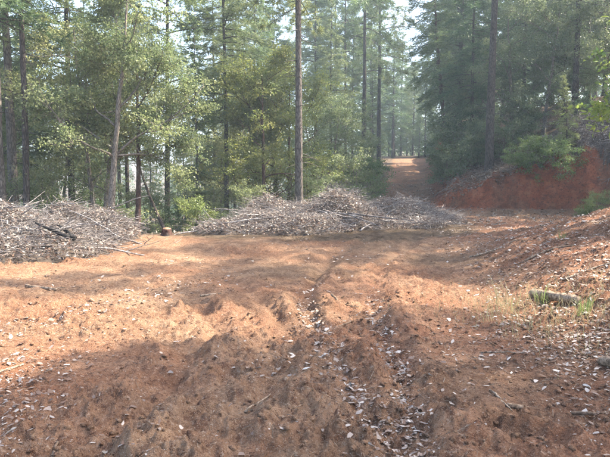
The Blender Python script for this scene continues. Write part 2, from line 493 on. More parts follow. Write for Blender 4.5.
# ------------------------------------------------------------------ tree generators
def conifer_parts(seed, Ht, base, Rmax, nbr, mat, pointy=1.0, dens=1.0, sl=(0.155, 0.030), drop=0.35, bark='bark_dark', ponder=False, gaps=0.0, stubs=10):
    """crown of needle slivers + limbs, built round the z axis"""
    rg = np.random.default_rng(seed)
    P, D, Rn, limbs = [], [], [], []
    for b in range(nbr):
        u = (b + rg.random()) / nbr
        if gaps and rg.random() < gaps: continue
        z0 = Ht * (base + (0.985 - base) * u)
        prof = (1 - u) ** (0.75 * pointy) * (0.55 + 0.45 * min(1, u / 0.18)) if not ponder else (0.45 + 0.55 * math.sin(math.pi * min(1, 0.15 + 0.85 * u))) * (1 - u ** 4 * 0.75)
        L = max(0.25, Rmax * prof * rg.uniform(0.6, 1.15))
        az = b * 2.399 + rg.normal() * 0.5
        h = np.array([math.cos(az), math.sin(az), 0]); lat = np.array([-h[1], h[0], 0])
        up = rg.uniform(-0.28, 0.38) + 0.5 * u
        s = np.linspace(0, 1, 7)
        bend = rg.normal() * 0.12
        pts = h * (L * s)[:, None] + lat * (L * bend * s * s)[:, None]
        pts[:, 2] = z0 + L * (up * s - (drop + 0.2 * (1 - u)) * s * s + 0.15 * s ** 3)
        r0 = 0.008 + 0.011 * L
        limbs.append((pts, r0 * (1 - 0.85 * s)))
        nt = int(max(8, L * 21 * dens))
        st = np.clip(rg.beta(1.6, 1.0, nt) if ponder else rg.uniform(0.12, 1.0, nt), 0.1, 1)
        base_p = np.stack([np.interp(st, s, pts[:, c]) for c in range(3)], -1)
        side = np.where(rg.random(nt) < 0.5, -1.0, 1.0)
        tl = L * 0.34 * (1.05 - 0.75 * st) * rg.uniform(0.5, 1.2, nt) + 0.12
        td = unit(h * 0.75 + lat * (side * rg.uniform(0.5, 1.2, nt))[:, None] + np.stack([np.zeros(nt), np.zeros(nt), rg.normal(-0.15 if not ponder else 0.25, 0.42, nt)], -1))
        nn = 13 if not ponder else 15
        q = np.tile(np.linspace(0.1, 1.0, nn), nt)
        if ponder: q = 0.45 + 0.55 * q
        bp = np.repeat(base_p, nn, 0) + np.repeat(td * tl[:, None], nn, 0) * q[:, None]
        bp[:, 2] -= 0.10 * np.repeat(tl, nn) * q ** 2
        m = nt * nn
        lat2 = rg.normal(size=(m, 3)) * (0.75 if not ponder else 1.0)
        lat2[:, 2] *= 0.6 if not ponder else 1.0
        dd = unit(np.repeat(td, nn, 0) * 0.75 + lat2)
        P.append(bp); D.append(dd)
        Rn.append(np.clip(np.repeat(rg.uniform(0, 0.75, nt), nn) + rg.uniform(0, 0.25, m), 0, 1))
    P = np.concatenate(P); D = np.concatenate(D); Rn = np.concatenate(Rn)
    m = len(P)
    V = slivers(P, D, sl[0] * rg.uniform(0.7, 1.35, m), sl[1] * rg.uniform(0.7, 1.3, m), rg)
    crown = mesh_from('conifer_crown', V, np.arange(m * 3).reshape(-1, 3), 3, mat, np.repeat(Rn, 3))
    for q in range(stubs):            # bare dead stubs below the crown
        z0 = Ht * rg.uniform(0.12, base + 0.05); az = rg.uniform(0, 6.28); L = rg.uniform(0.3, 1.1)
        h = np.array([math.cos(az), math.sin(az), 0]); s = np.linspace(0, 1, 4)
        pts = h * (L * s)[:, None]; pts[:, 2] = z0 - L * 0.25 * s * s + rg.normal() * 0.1 * s
        limbs.append((pts, rg.uniform(0.010, 0.024) * (1 - 0.8 * s)))
    lm = tubes('conifer_limbs', limbs, bark, 4)
    return dict(crown=crown, limbs=lm, H=Ht)

def grow(rg, p, d, L, r, lvl, lines, tips, upb=0.25, spread=0.75, nseg=5, wig=0.16):
    pts = [p.copy()]; rad = [r]; dd = d.copy()
    for i in range(nseg):
        dd = unit(dd + rg.normal(size=3) * wig + np.array([0, 0, upb * 0.12]))
        p = p + dd * L / nseg
        pts.append(p.copy()); rad.append(r * (1 - 0.62 * (i + 1) / nseg))
    lines.append((np.array(pts), np.array(rad)))
    if lvl == 0:
        tips.append((pts[-1], dd)); tips.append((pts[-2], dd)); tips.append((pts[-3], dd))
        return
    nch = int(rg.integers(3, 6))
    for c in range(nch):
        t = rg.uniform(0.3, 1.0) if c else 1.0
        f = t * nseg; i0 = min(int(f), nseg - 1)
        q = pts[i0] + (pts[i0 + 1] - pts[i0]) * (f - i0)
        nd = unit(dd * 0.7 + rg.normal(size=3) * spread + np.array([0, 0, upb]))
        grow(rg, q, nd, L * rg.uniform(0.5, 0.75), max(0.006, r * 0.5), lvl - 1, lines, tips, upb, spread, max(3, nseg - 1), wig * 1.15)

def broad_parts(seed, Ht, trunk_h, Rr, r0, mat, bark, nleaf=40, leaf=(0.085, 0.045), cl=0.34, lean=(0, 0), nl=7, lvl=2, stems=1, upb=0.3):
    rg = np.random.default_rng(seed)
    trunk, lines, tips = [], [], []
    for sidx in range(stems):
        a = rg.uniform(0, 6.28)
        b0 = np.array([math.cos(a), math.sin(a), 0]) * (0.12 * (stems > 1))
        n = 16; s = np.linspace(0, 1, n)
        top = Ht * rg.uniform(0.78, 0.92)
        lx = lean[0] + rg.normal() * 0.05 + (b0[0] * 1.2); ly = lean[1] + rg.normal() * 0.05 + (b0[1] * 1.2)
        wob = np.cumsum(rg.normal(size=(n, 2)) * 0.035, 0)
        pts = np.stack([b0[0] + lx * top * s + wob[:, 0] * s, b0[1] + ly * top * s + wob[:, 1] * s, top * s - 0.25], -1)
        rad = r0 * (1 - 0.8 * s) * (1 + 0.5 * np.exp(-s * 22))
        trunk.append((pts, rad))
        for i in range(nl):
            t = rg.uniform(trunk_h / top, 0.97) if i else trunk_h / top
            q = np.array([np.interp(t, s, pts[:, c]) for c in range(3)])
            az = i * 2.4 + rg.normal() * 0.5
            d = unit(np.array([math.cos(az), math.sin(az), rg.uniform(0.15, 0.8)]))
            L = Rr * rg.uniform(0.45, 0.75) * (1 - 0.5 * max(0, t - 0.5))
            grow(rg, q, d, L, max(0.012, r0 * 0.5 * (1 - 0.7 * t)), lvl, lines, tips, upb)
    C = np.array([t[0] for t in tips]); 
    keep = rg.random(len(C)) < 0.9
    C = C[keep]
    nc = len(C)
    cs = cl * rg.uniform(0.4, 1.1, nc)
    cnt = nleaf
    off = rg.normal(size=(nc, cnt, 3)) * (cs[:, None, None] * np.array([0.62, 0.62, 0.27]))
    P = (C[:, None, :] + off).reshape(-1, 3)
    m = len(P)
    D = unit(off.reshape(-1, 3) * 1.2 + rg.normal(size=(m, 3)) * 0.35 + np.array([0, 0, -0.12]))
    V = leaves(P, D, leaf[0] * rg.uniform(0.6, 1.3, m), leaf[1] * rg.uniform(0.7, 1.3, m), rg)
    rn = np.clip(np.repeat(rg.uniform(0, 0.65, nc), cnt) + rg.uniform(0, 0.35, m), 0, 1)
    crown = mesh_from('leafy_crown', V, np.arange(m * 4).reshape(-1, 4), 4, mat, np.repeat(rn, 4))
    return dict(crown=crown, limbs=tubes('limbs', lines, bark, 4), trunk=[tubes('trunk', [t_], bark, 9) for t_ in trunk], H=Ht)

TR = {'leaf': 0}
CON = dict(
    fir0=conifer_parts(101, 15, 0.20, 2.9, 110, 'needle', dens=1.0),
    fir1=conifer_parts(102, 17, 0.32, 2.7, 100, 'needle', dens=1.0, gaps=0.10),
    fird=conifer_parts(103, 15, 0.12, 3.1, 110, 'needle_shaded', dens=1.05, drop=0.45),
    fire=conifer_parts(108, 16, 0.28, 2.7, 95, 'needle_shaded', dens=1.0, drop=0.4),
    pine0=conifer_parts(104, 18, 0.30, 2.8, 72, 'needle_pine', dens=0.95, sl=(0.23, 0.026), ponder=True, bark='bark_pine', gaps=0.08),
    pine1=conifer_parts(105, 20, 0.42, 3.0, 66, 'needle_pine', dens=0.95, sl=(0.23, 0.026), ponder=True, bark='bark_pine', gaps=0.12, stubs=30),
    young=conifer_parts(106, 6, 0.08, 1.5, 60, 'needle_pine', dens=1.2, sl=(0.11, 0.022), stubs=0),
    sparse=conifer_parts(107, 9, 0.18, 1.1, 60, 'needle', dens=0.35, gaps=0.2, stubs=22),
)
BRO = dict(
    oak0=broad_parts(201, 8.5, 2.5, 2.8, 0.115, 'oak', 'bark_oak', nleaf=50, nl=10),
    oak1=broad_parts(202, 8.0, 1.8, 3.2, 0.09, 'oak', 'bark_oak', nleaf=44, nl=8, stems=2),
    oakd=broad_parts(203, 9.0, 1.6, 3.6, 0.12, 'oak_shaded', 'bark_oak', nleaf=46, nl=10, leaf=(0.095, 0.05)),
    madr=broad_parts(204, 8.5, 1.7, 2.6, 0.10, 'madrone', 'bark_madrone', nleaf=34, nl=8, leaf=(0.11, 0.05), stems=2),
    madt=broad_parts(205, 9.0, 3.2, 3.0, 0.12, 'oak', 'bark_madrone', nleaf=40, nl=8, lean=(-0.05, 0.02)),
)
SHR = dict(
    shr0=broad_parts(301, 1.9, 0.15, 1.15, 0.025, 'shrub', 'bark_oak', nleaf=22, leaf=(0.08, 0.045), cl=0.2, nl=6, lvl=1, stems=3),
    shr1=broad_parts(302, 2.6, 0.3, 1.3, 0.03, 'oak', 'bark_oak', nleaf=24, leaf=(0.075, 0.045), cl=0.24, nl=6, lvl=1, stems=3),
    shrd=broad_parts(303, 2.2, 0.2, 1.5, 0.03, 'oak_shaded', 'bark_oak', nleaf=26, leaf=(0.09, 0.05), cl=0.26, nl=7, lvl=1, stems=3),
)

def trunk_mesh(Ht, r, bark, seed, wob=0.11):
    rg = np.random.default_rng(seed)
    n = 24; s = np.linspace(0, 1, n) ** 1.3
    w = np.cumsum(rg.normal(size=(n, 2)) * wob / math.sqrt(n), 0) * s[:, None]
    pts = np.stack([w[:, 0], w[:, 1], Ht * s - 0.3 * (1 - s)], -1)
    k = 12
    flare = 1 + 0.55 * np.exp(-(Ht * s) / 0.35)
    rad = (r * (1 - 0.9 * s) * flare)[:, None] * (1 + 0.07 * rg.normal(size=(n, k)))
    return tubes('trunk', [(pts, rad)], bark, k)

fill = []          # things that get an ordinal label at the end: (obj, group, phrase, category)
_seed = [1000]
def conifer(x, y, proto, Ht, r, bark, label=None, cat='conifer', name='conifer_tree', group=None, lean=(0, 0), cw=1.0, rz=None, phrase=None):
    _seed[0] += 1
    rg = random.Random(_seed[0])
    p = CON[proto]
    e = link(name, None, loc=(x, y, Hs(x, y) - 0.02), rot=(lean[1], lean[0], 0))
    link('trunk', trunk_mesh(Ht, r, bark, _seed[0]), e)
    k = Ht / p['H']; rz = rg.uniform(0, 6.28) if rz is None else rz
    tag(link('crown', p['crown'], e, rot=(0, 0, rz), scale=(k * cw, k * cw, k)), kind='stuff')
    tag(link('limbs', p['limbs'], e, rot=(0, 0, rz), scale=(k * cw, k * cw, k)), kind='stuff')
    tag(e, label, cat, group)
    if phrase: fill.append((e, group, phrase))
    return e

def broadleaf(x, y, proto, k, label=None, cat='tree', name='broadleaf_tree', group=None, rz=0.0, phrase=None, shr=False, sink=0.0):
    p = (SHR if shr else BRO)[proto]
    e = link(name, None, loc=(x, y, Hs(x, y) - sink), rot=(0, 0, rz), scale=(k, k, k))
    for t_ in p['trunk']: link('stem' if shr else 'trunk', t_, e)
    tag(link('crown' if not shr else 'foliage', p['crown'], e), kind='stuff')
    tag(link('limbs' if not shr else 'twigs', p['limbs'], e), kind='stuff')
    tag(e, label, cat, group)
    if phrase: fill.append((e, group, phrase))
    return e

def X(px, Y): return (px - 305.0) / F * Y

# ---- trees one can point to -------------------------------------------------
conifer(X(1, 17), 17, 'fir1', 19, 0.15, 'bark_pine', 'pale-barked conifer trunk cut off by the left edge of the picture', rz=1.0)
conifer(X(14, 20), 20, 'fir1', 20, 0.17, 'bark_pine', 'thick straight conifer second from the left edge behind the brush pile', rz=2.1)
conifer(X(26, 17.5), 17.5, 'pine1', 17, 0.10, 'bark_dark', 'slim dark conifer just right of the thick leftmost trunks', rz=0.3, lean=(0.02, 0))
conifer(X(72, 23), 23, 'fir0', 18, 0.14, 'bark_dark', 'dark trunk conifer standing behind the left brush pile and the pale oak', rz=3.0)
broadleaf(X(108, 17.6), 17.6, 'oak0', 1.0, 'leafy oak with pale bare trunk rising behind the left brush pile', 'oak tree', 'oak_tree', rz=2.6)
broadleaf(X(98, 20), 20, 'oak1', 1.0, 'smaller forked oak close behind the pale-trunked oak', 'oak tree', 'oak_tree', rz=2.2)
broadleaf(X(136, 18.3), 18.3, 'madt', 0.8, 'reddish dark leaning trunk tree at right end of left brush pile', 'madrone tree', 'madrone_tree', rz=0.2)
conifer(X(166, 27), 27, 'pine0', 18, 0.13, 'bark_dark', 'tall dark pine against the sky gap left of centre', rz=0.9, cat='pine tree', name='pine_tree', lean=(0.03, 0))
conifer(X(197, 24), 24, 'sparse', 9, 0.055, 'bark_dark', 'thin half-dead conifer with bare twigs between two taller pines', rz=0.9)
conifer(X(227, 27), 27, 'fir1', 17, 0.12, 'bark_dark', 'straight dark conifer behind the left end of the middle brush pile', rz=4.0)
conifer(X(299, 22), 22, 'pine1', 19, 0.16, 'bark_pine', 'tall straight grey pine rising behind the middle brush pile', cat='pine tree', name='pine_tree', rz=2.6)
broadleaf(X(268, 25), 25, 'madr', 0.95, 'yellowish madrone with thin red stems left of the grey pine', 'madrone tree', 'madrone_tree', rz=1.0)
broadleaf(X(284, 28), 28, 'madr', 1.0, 'second red-stemmed madrone half hidden behind the grey pine', 'madrone tree', 'madrone_tree', rz=3.4)
conifer(X(363, 46), 46, 'pine1', 24, 0.19, 'bark_dark', 'tall bare-stemmed hazy pine left of the climbing road', cat='pine tree', name='pine_tree', rz=1.5)
conifer(X(378, 56), 56, 'pine0', 27, 0.2, 'bark_dark', 'hazy pine nearest the left edge of the climbing road', cat='pine tree', name='pine_tree', rz=5.0)
conifer(X(345, 50), 50, 'pine1', 22, 0.14, 'bark_dark', 'slim hazy pine left of the two tall roadside pines', cat='pine tree', name='pine_tree', rz=0.2)
conifer(X(488, 28.5), 28.5, 'pine1', 21, 0.21, 'bark_dark', 'large straight conifer standing on top of the red cut bank', rz=0.7)
conifer(X(571, 29.5), 29.5, 'pine1', 20, 0.16, 'bark_dark', 'straight dark conifer on the bank near the right edge', rz=1.9)
conifer(X(446, 37), 37, 'fire', 15, 0.14, 'bark_madrone', 'leaning reddish trunk conifer right of the climbing road', lean=(-0.10, 0), rz=2.0)

# dark wood on the bank to the right
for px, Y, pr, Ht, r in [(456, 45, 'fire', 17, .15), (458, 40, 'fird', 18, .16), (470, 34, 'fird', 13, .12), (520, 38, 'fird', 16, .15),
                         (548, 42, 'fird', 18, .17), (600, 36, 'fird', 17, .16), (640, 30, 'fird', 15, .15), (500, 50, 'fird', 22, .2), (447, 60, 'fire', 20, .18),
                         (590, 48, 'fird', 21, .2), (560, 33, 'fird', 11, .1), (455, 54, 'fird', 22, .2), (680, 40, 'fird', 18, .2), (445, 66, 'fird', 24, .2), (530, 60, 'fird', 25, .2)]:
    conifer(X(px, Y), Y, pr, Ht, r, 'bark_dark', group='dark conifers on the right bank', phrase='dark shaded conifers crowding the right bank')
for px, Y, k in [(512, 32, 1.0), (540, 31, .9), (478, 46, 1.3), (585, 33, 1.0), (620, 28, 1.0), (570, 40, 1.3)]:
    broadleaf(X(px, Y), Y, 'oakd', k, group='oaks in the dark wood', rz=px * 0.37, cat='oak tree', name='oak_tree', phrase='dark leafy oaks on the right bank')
# hazy wood left of the far road
for px, Y, pr, Ht, r in [(330, 40, 'fir0', 13, .11), (315, 46, 'fir1', 18, .14), (352, 60, 'fir0', 16, .14), (335, 68, 'pine1', 24, .2), (300, 58, 'pine0', 24, .18),
                         (370, 72, 'fir1', 22, .2), (392, 78, 'fir0', 18, .2), (400, 90, 'fir1', 20, .2), (372, 64, 'fir0', 10, .12), (275, 45, 'fir0', 17, .14), (255, 38, 'pine0', 17, .13), (240, 52, 'pine1', 22, .17),
                         (412, 84, 'fir0', 13, .15), (400, 86, 'fird', 10, .12), (424, 80, 'fird', 14, .15), (388, 90, 'fird', 12, .15), (410, 96, 'fird', 15, .2), (380, 76, 'fird', 8, .1), (394, 82, 'fird', 6, .1), (418, 78, 'fird', 6, .1), (406, 90, 'fird', 8, .1), (430, 90, 'fird', 10, .1), (366, 84, 'fird', 9, .1), (318, 80, 'fir1', 26, .2)]:
    conifer(X(px, Y), Y, pr, Ht, r, 'bark_dark', group='hazy conifers left of the far road', phrase='hazy conifers between grey pine and far road')
# wood behind the brush piles on the left
for px, Y, pr, Ht, r in [(215, 36, 'pine0', 16, .12), (210, 46, 'fir0', 13, .12), (186, 40, 'fir0', 7, .1), (128, 30, 'fir1', 15, .12),
                         (120, 42, 'pine0', 18, .14), (90, 34, 'fir0', 14, .12), (8, 32, 'fir1', 18, .15), (-25, 26, 'fir0', 16, .15), (-10, 44, 'fir0', 20, .15),
                         (70, 50, 'fir1', 13, .15), (235, 34, 'fir0', 12, .1), (150, 56, 'fir0', 9, .12), (178, 62, 'fir0', 8, .12), (100, 60, 'fir0', 18, .15), (30, 58, 'fir0', 20, .15), (225, 70, 'fir1', 24, .2), (265, 70, 'fir1', 26, .2)]:
    conifer(X(px, Y), Y, pr, Ht, r, 'bark_dark', group='conifers behind the left brush piles', phrase='conifers in the wood behind the brush piles')
for px, Y, pr, k in [(60, 25, 'oak1', .9), (0, 22, 'oak1', .9), (245, 31, 'madr', 1.0), (215, 33, 'oak1', .8), (322, 34, 'oak1', .9)]:
    broadleaf(X(px, Y), Y, pr, k, group='oaks behind the brush piles', rz=px * 0.53, cat='oak tree', name='oak_tree', phrase='understorey oaks behind the brush piles')
# trees beyond the right edge that throw the dappled shade
for x, y, pr, Ht in [(8.4, 5.3, 'pine1', 17), (11.0, 6.3, 'pine1', 19), (11.2, 12.9, 'pine1', 17), (13.2, 17, 'pine1', 18),
                     (17, 19, 'pine1', 19), (14.6, 7.6, 'pine0', 19), (20, 14, 'fir1', 18), (19, 24, 'fird', 18), (24, 20, 'fird', 20)]:
    conifer(x, y, pr, Ht, .15, 'bark_dark', group='conifers beyond the right edge', phrase='conifers just outside the right edge of the picture')
for x, y, Ht in [(-13.5, 14, 15), (-15, 19, 17)]:
    conifer(x, y, 'fir1', Ht, .15, 'bark_dark', group='conifers beyond the left edge', phrase='conifers just outside the left edge of the picture')

# ---- shrubs -----------------------------------------------------------------
for px, Y, pr, k in [(40, 18.5, 'shr1', .9), (58, 20, 'shr0', 1.0), (15, 19, 'shr1', .8), (200, 22, 'shr0', .9), (215, 24, 'shr1', .9), (180, 24, 'shr0', .9), (250, 22, 'shr1', .8), (160, 23, 'shr1', .8),
                     (322, 24, 'shr1', .9), (340, 26, 'shr0', 1.0), (352, 30, 'shr1', 1.2), (368, 32, 'shr0', 1.3), (362, 36, 'shr1', 1.3), (334, 34, 'shr1', 1.2), (88, 22, 'shr1', .9), (120, 22, 'shr0', .9), (145, 26, 'shr1', 1.0),
                     (230, 27, 'shr1', 1.0), (362, 44, 'shr1', 1.3), (275, 24, 'shr0', .8), (305, 27, 'shr1', 1.0)]:
    broadleaf(X(px, Y), Y, pr, k, group='shrubs behind the brush piles', rz=px * 0.7, cat='shrub', name='shrub', shr=True, phrase='green shrubs left of the far road')
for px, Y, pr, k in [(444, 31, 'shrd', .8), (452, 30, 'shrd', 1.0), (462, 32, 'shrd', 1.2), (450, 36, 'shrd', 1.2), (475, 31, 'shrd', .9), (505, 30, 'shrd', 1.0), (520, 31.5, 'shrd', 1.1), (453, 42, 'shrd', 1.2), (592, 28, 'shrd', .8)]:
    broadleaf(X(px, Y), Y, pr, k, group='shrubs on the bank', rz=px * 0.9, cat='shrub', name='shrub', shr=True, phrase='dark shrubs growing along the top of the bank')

# ------------------------------------------------------------------ brush piles
def ell(x, y, cx, cy, a, b, rot, h):
    c, s = math.cos(rot), math.sin(rot)
    u = ((x - cx) * c + (y - cy) * s) / a; v = (-(x - cx) * s + (y - cy) * c) / b
    return h * np.clip(1 - u * u - v * v, 0, 1) ** 0.8

PILES = {
 'left': [(-6.6, 13.3, 2.75, 2.3, 0.45, 0.80), (-5.6, 14.4, 1.6, 1.4, 0.2, 0.62), (-8.5, 12.3, 3.0, 2.2, 0.3, 0.75), (-5.4, 11.6, 1.8, 1.2, 0.7, 0.42)],
 'mid': [(0.2, 18.2, 3.3, 1.9, 0.1, 0.85), (1.0, 18.6, 1.6, 1.3, 0.3, 1.02), (-1.5, 17.0, 1.75, 1.4, 0.35, 0.55), (2.4, 20.6, 3.0, 2.4, 0.4, 0.72), (4.0, 22.6, 2.0, 2.2, 0.5, 0.3), (-0.5, 16.4, 2.0, 1.1, 0.05, 0.4), (3.0, 18.2, 1.8, 0.9, 0.35, 0.22)],
}
def pile_h(x, y, blobs):
    z = np.zeros(np.shape(x))
    for b in blobs: z = np.maximum(z, ell(x, y, *b))
    return z * np.clip(0.86 + 1.05 * fbm(x * 0.75, y * 0.75, 4, 131, 0.55), 0.35, 1.5)

def stick_line(rg, p, d, L, r, n=5, wig=0.12, flat=0.5):
    pts = [p]; 
    for i in range(n):
        w = rg.normal(size=3) * wig; w[2] *= flat
        d = unit(d + w); p = p + d * L / n; pts.append(p)
    return np.array(pts), r * np.linspace(1, 0.35, n + 1)

# shared branch shapes: a crooked stem with side shoots
BRANCH = []
for v in range(8):
    rg = np.random.default_rng(400 + v)
    lines = []
    st = stick_line(rg, np.zeros(3), np.array([1.0, 0, 0]), 1.0, 0.016, 7, 0.10, 0.6)
    lines.append(st)
    for c in range(int(rg.integers(2, 6))):
        i = int(rg.integers(1, 6)); dd = unit(np.array([1.0, rg.normal() * 0.9, rg.normal() * 0.5]))
        sub = stick_line(rg, st[0][i], dd, rg.uniform(0.2, 0.5), 0.008, 4, 0.15)
        lines.append(sub)
        if rg.random() < 0.6:
            lines.append(stick_line(rg, sub[0][2], unit(dd + rg.normal(size=3) * 0.6), 0.2, 0.004, 3, 0.15))
    BRANCH.append(tubes('branch', lines, 'twig', 5))

def brush_pile(blobs, label, n_branch, n_twig, n_leaf, seed, red=0.3):
    rg = np.random.default_rng(seed)
    xs = [b[0] for b in blobs]; ys = [b[1] for b in blobs]
    x0, x1 = min(b[0] - b[2] for b in blobs), max(b[0] + b[2] for b in blobs)
    y0, y1 = min(b[1] - b[2] for b in blobs), max(b[1] + b[2] for b in blobs)
    cx, cy = (x0 + x1) / 2, (y0 + y1) / 2
    root = link('brush_pile', None, loc=(cx, cy, Hs(cx, cy, False)))
    tag(root, label, 'brush pile', 'brush piles')
    O = np.array(root.location)
    # bed: matted heap of decayed debris, darkened as shade between the branches
    gx, gy = np.meshgrid(np.arange(x0, x1, 0.10), np.arange(y0, y1, 0.10), indexing='ij')
    hh = pile_h(gx, gy, blobs)
    gz = H(gx, gy) + hh * 0.86 - 0.10 + 0.14 * hh ** 0.5 * fbm(gx * 3.5, gy * 3.5, 3, 141)
    V = np.stack([gx, gy, gz], -1).reshape(-1, 3) - O
    a, b = gx.shape
    i = np.arange(a - 1)[:, None] * b; j = np.arange(b - 1)[None, :]
    Fi = np.stack([i + j, i + b + j, i + b + j + 1, i + j + 1], -1)
    keep = (hh[:-1, :-1] > 0.02).ravel()
    link('debris_bed', mesh_from('debris_bed', V, Fi.reshape(-1, 4)[keep], 4, 'bed', rg.random(len(V)), False), root)['kind'] = 'stuff'
    def pts(n, k=1.0, lo=0.0):
        out = []
        while sum(len(o) for o in out) < n:
            x = rg.uniform(x0, x1, 4000); y = rg.uniform(y0, y1, 4000)
            h = pile_h(x, y, blobs)
            m = (h > 0.04) & (rg.random(4000) < np.clip(0.45 + h, 0, 1))
            z = H(x, y) + h * (0.80 + rg.uniform(lo, 0.24, 4000)) * k
            out.append(np.stack([x, y, z], -1)[m])
        return np.concatenate(out)[:n] - O
    # separate branches
    for p in pts(n_branch):
        k = 0.4 + 0.9 * rg.random() ** 1.4 + (0.8 if rg.random() < 0.07 else 0)
        link('branch', BRANCH[int(rg.integers(8))], root, loc=tuple(p + np.array([0, 0, rg.uniform(0.0, 0.08)])), rot=(rg.uniform(0, 6.28), rg.normal() * 0.2, rg.choice([0, math.pi]) + rg.normal() * 0.7), scale=(k, k, k))
    # tangle of twigs
    lines = []
    for p in pts(n_twig):
        d = unit(np.array([1.0 * rg.choice([-1, 1]), rg.normal() * 0.9, rg.normal() * 0.28]))
        L = 0.2 + 1.0 * rg.random() ** 1.5
        lines.append(stick_line(rg, p - d * L / 2 + np.array([0, 0, rg.uniform(-0.03, 0.14)]), d, L, rg.uniform(0.002, 0.007), 4, 0.2))
    link('twig_tangle', tubes('twig_tangle', lines, 'twig', 3), root)['kind'] = 'stuff'
    P = pts(n_leaf); P[:, 2] += rg.uniform(-0.03, 0.10, len(P))
    m = len(P); D = unit(rg.normal(size=(m, 3)) * np.array([1, 1, 0.6]))
    V = leaves(P, D, rg.uniform(0.04, 0.11, m), rg.uniform(0.012, 0.045, m), rg, 0.3)
    link('dead_leaves', mesh_from('dead_leaves', V, np.arange(m * 4).reshape(-1, 4), 4, 'dead', np.repeat(np.clip(rg.uniform(-red, 1, m), 0, 1), 4)), root)['kind'] = 'stuff'
    P = pts(n_leaf // 3); P[:, 2] += rg.uniform(-0.02, 0.10, len(P))
    m = len(P); D = unit(rg.normal(size=(m, 3)) * np.array([1, 1, 0.5]))
    V = leaves(P, D, rg.uniform(0.05, 0.12, m), rg.uniform(0.025, 0.05, m), rg, 0.3)
    link('bleached_leaves', mesh_from('bleached_leaves', V, np.arange(m * 4).reshape(-1, 4), 4, 'pale', np.repeat(rg.random(m), 4)), root)['kind'] = 'stuff'
    return root

brush_pile(PILES['left'], 'grey heap of cut branches at the left edge in front of oak', 200, 6500, 17000, 501)
brush_pile(PILES['mid'], 'long heap of grey-brown cut brush in front of the grey pine', 220, 7000, 28000, 502)
BANK_PILE = [(12.0, 26.0, 1.6, 1.1, -0.5, 1.0), (13.4, 25.0, 2.0, 1.3, -0.5, 1.5)]
brush_pile(BANK_PILE, 'small heap of dead grey branches on the bank at right edge', 90, 1600, 2500, 503)

# ------------------------------------------------------------------ logs and sticks lying about
def surf(x, y):
    z = H(np.array([x]), np.array([y]))[0]
    for b in list(PILES.values()) + [BANK_PILE]:
        z = max(z, z + pile_h(np.array([x]), np.array([y]), b)[0])
    return float(z)

def lying(name, a, b, r, mat, label, cat, taper=0.55, n=13, wig=0.014, k=8, lift=0.4, shoots=0, group=None, seed=None):
    """a, b: ground points (x, y); the stick follows the ground between them"""
    _seed[0] += 1
    log = r > 0.04
    if not log: r = r * 0.72
    rg = np.random.default_rng(seed or _seed[0])
    t = np.linspace(0, 1, n)
    P = np.stack([a[0] + (b[0] - a[0]) * t, a[1] + (b[1] - a[1]) * t, 0 * t], -1)
    L = math.hypot(b[0] - a[0], b[1] - a[1])
    P[:, :2] += (np.cumsum(rg.normal(size=(n, 2)), 0) * wig + rg.normal(size=(n, 2)) * 0.006) * L * (0.3 if log else 1)
    z = np.array([surf(p[0], p[1]) for p in P])
    c = np.polyfit(t, z, 1 if (log or L < 0.7) else 2)
    zf = np.polyval(c, t); zf += max(0, np.max(z - zf) * 0.4)
    P[:, 2] = zf + r * lift
    rad = (r * (1 - (1 - taper) * t) * (1 + 0.08 * rg.normal(size=n)))[:, None] * (1 + 0.10 * rg.normal(size=(n, k)))
    O = P[0].copy()
    e = link(name, None, loc=tuple(O))
    link('stem', tubes('stem', [(P - O, rad)], mat, k), e)
    for s in range(shoots):
        i = int(rg.integers(2, n - 1)); d = unit((P[-1] - P[0]) * 0.6 / L + rg.normal(size=3) * np.array([.8, .8, .25]))
        ln = stick_line(rg, P[i] - O, d, L * rg.uniform(0.15, 0.35), r * 0.45, 4, 0.12)
        link('side_shoot', tubes('side_shoot', [ln], mat, 6), e)
    return tag(e, label, cat, group)

def gp(px, py):
    """ground point under a photo pixel, found by marching the ray"""
    for Y in np.arange(2.5, 40, 0.04):
        p = pix(px, py, Y)
        if p.z <= Hs(p.x, p.y, False) + 0.0: return (p.x, p.y)
    return (p.x, p.y)

lying('charred_log', (-4.45, 11.2), (-5.15, 11.4), 0.042, 'char', 'black charred log on the front of left brush pile', 'log', shoots=3, lift=3.2)
lying('charred_log', (-4.45, 11.5), (-4.8, 11.65), 0.05, 'char', 'short charred chunk beside the longer black log on pile', 'log', shoots=2, lift=3.0)
for q, (a, b, t) in enumerate([((-4.15, 13.4), (-6.0, 14.2), 'uppermost of the pale poles at right end of left brush pile'), ((-4.1, 13.1), (-5.9, 13.6), 'middle one of the pale poles at right end of left brush pile'), ((-4.1, 12.8), (-5.4, 13.1), 'lowest of the pale poles at right end of left brush pile')]):
    lying('cut_pole', a, b, 0.028, 'twig', t, 'pole', group='pale poles on the left pile', lift=1.2)
lying('fallen_branch', (-7.6, 12.4), (-5.2, 11.0), 0.03, 'twig', 'long arching grey branch across the left brush pile front', 'branch', shoots=3, wig=0.05, lift=2)
lying('cut_pole', (-2.2, 16.0), (0.4, 16.6), 0.025, 'twig', 'long pale pole lying on the middle brush pile front', 'pole', lift=2)
lying('fallen_log', gp(533, 297), gp(578, 306), 0.058, 'stick', 'short peeled tan log lying on the right mound', 'log', taper=0.85, k=12, lift=0.7)
lying('fallen_log', gp(600, 367), gp(650, 374), 0.041, 'stick', 'cut tan log end at the right edge of the picture', 'log', taper=0.9, k=12, lift=0.7)
lying('fallen_stick', gp(-12, 381), gp(24, 368), 0.020, 'stick', 'brown stick lying at the left edge of the dirt', 'stick', shoots=1, seed=3)
lying('fallen_stick', gp(53, 460), gp(60, 438), 0.018, 'stick', 'stubby pale stick at the bottom left corner', 'stick')
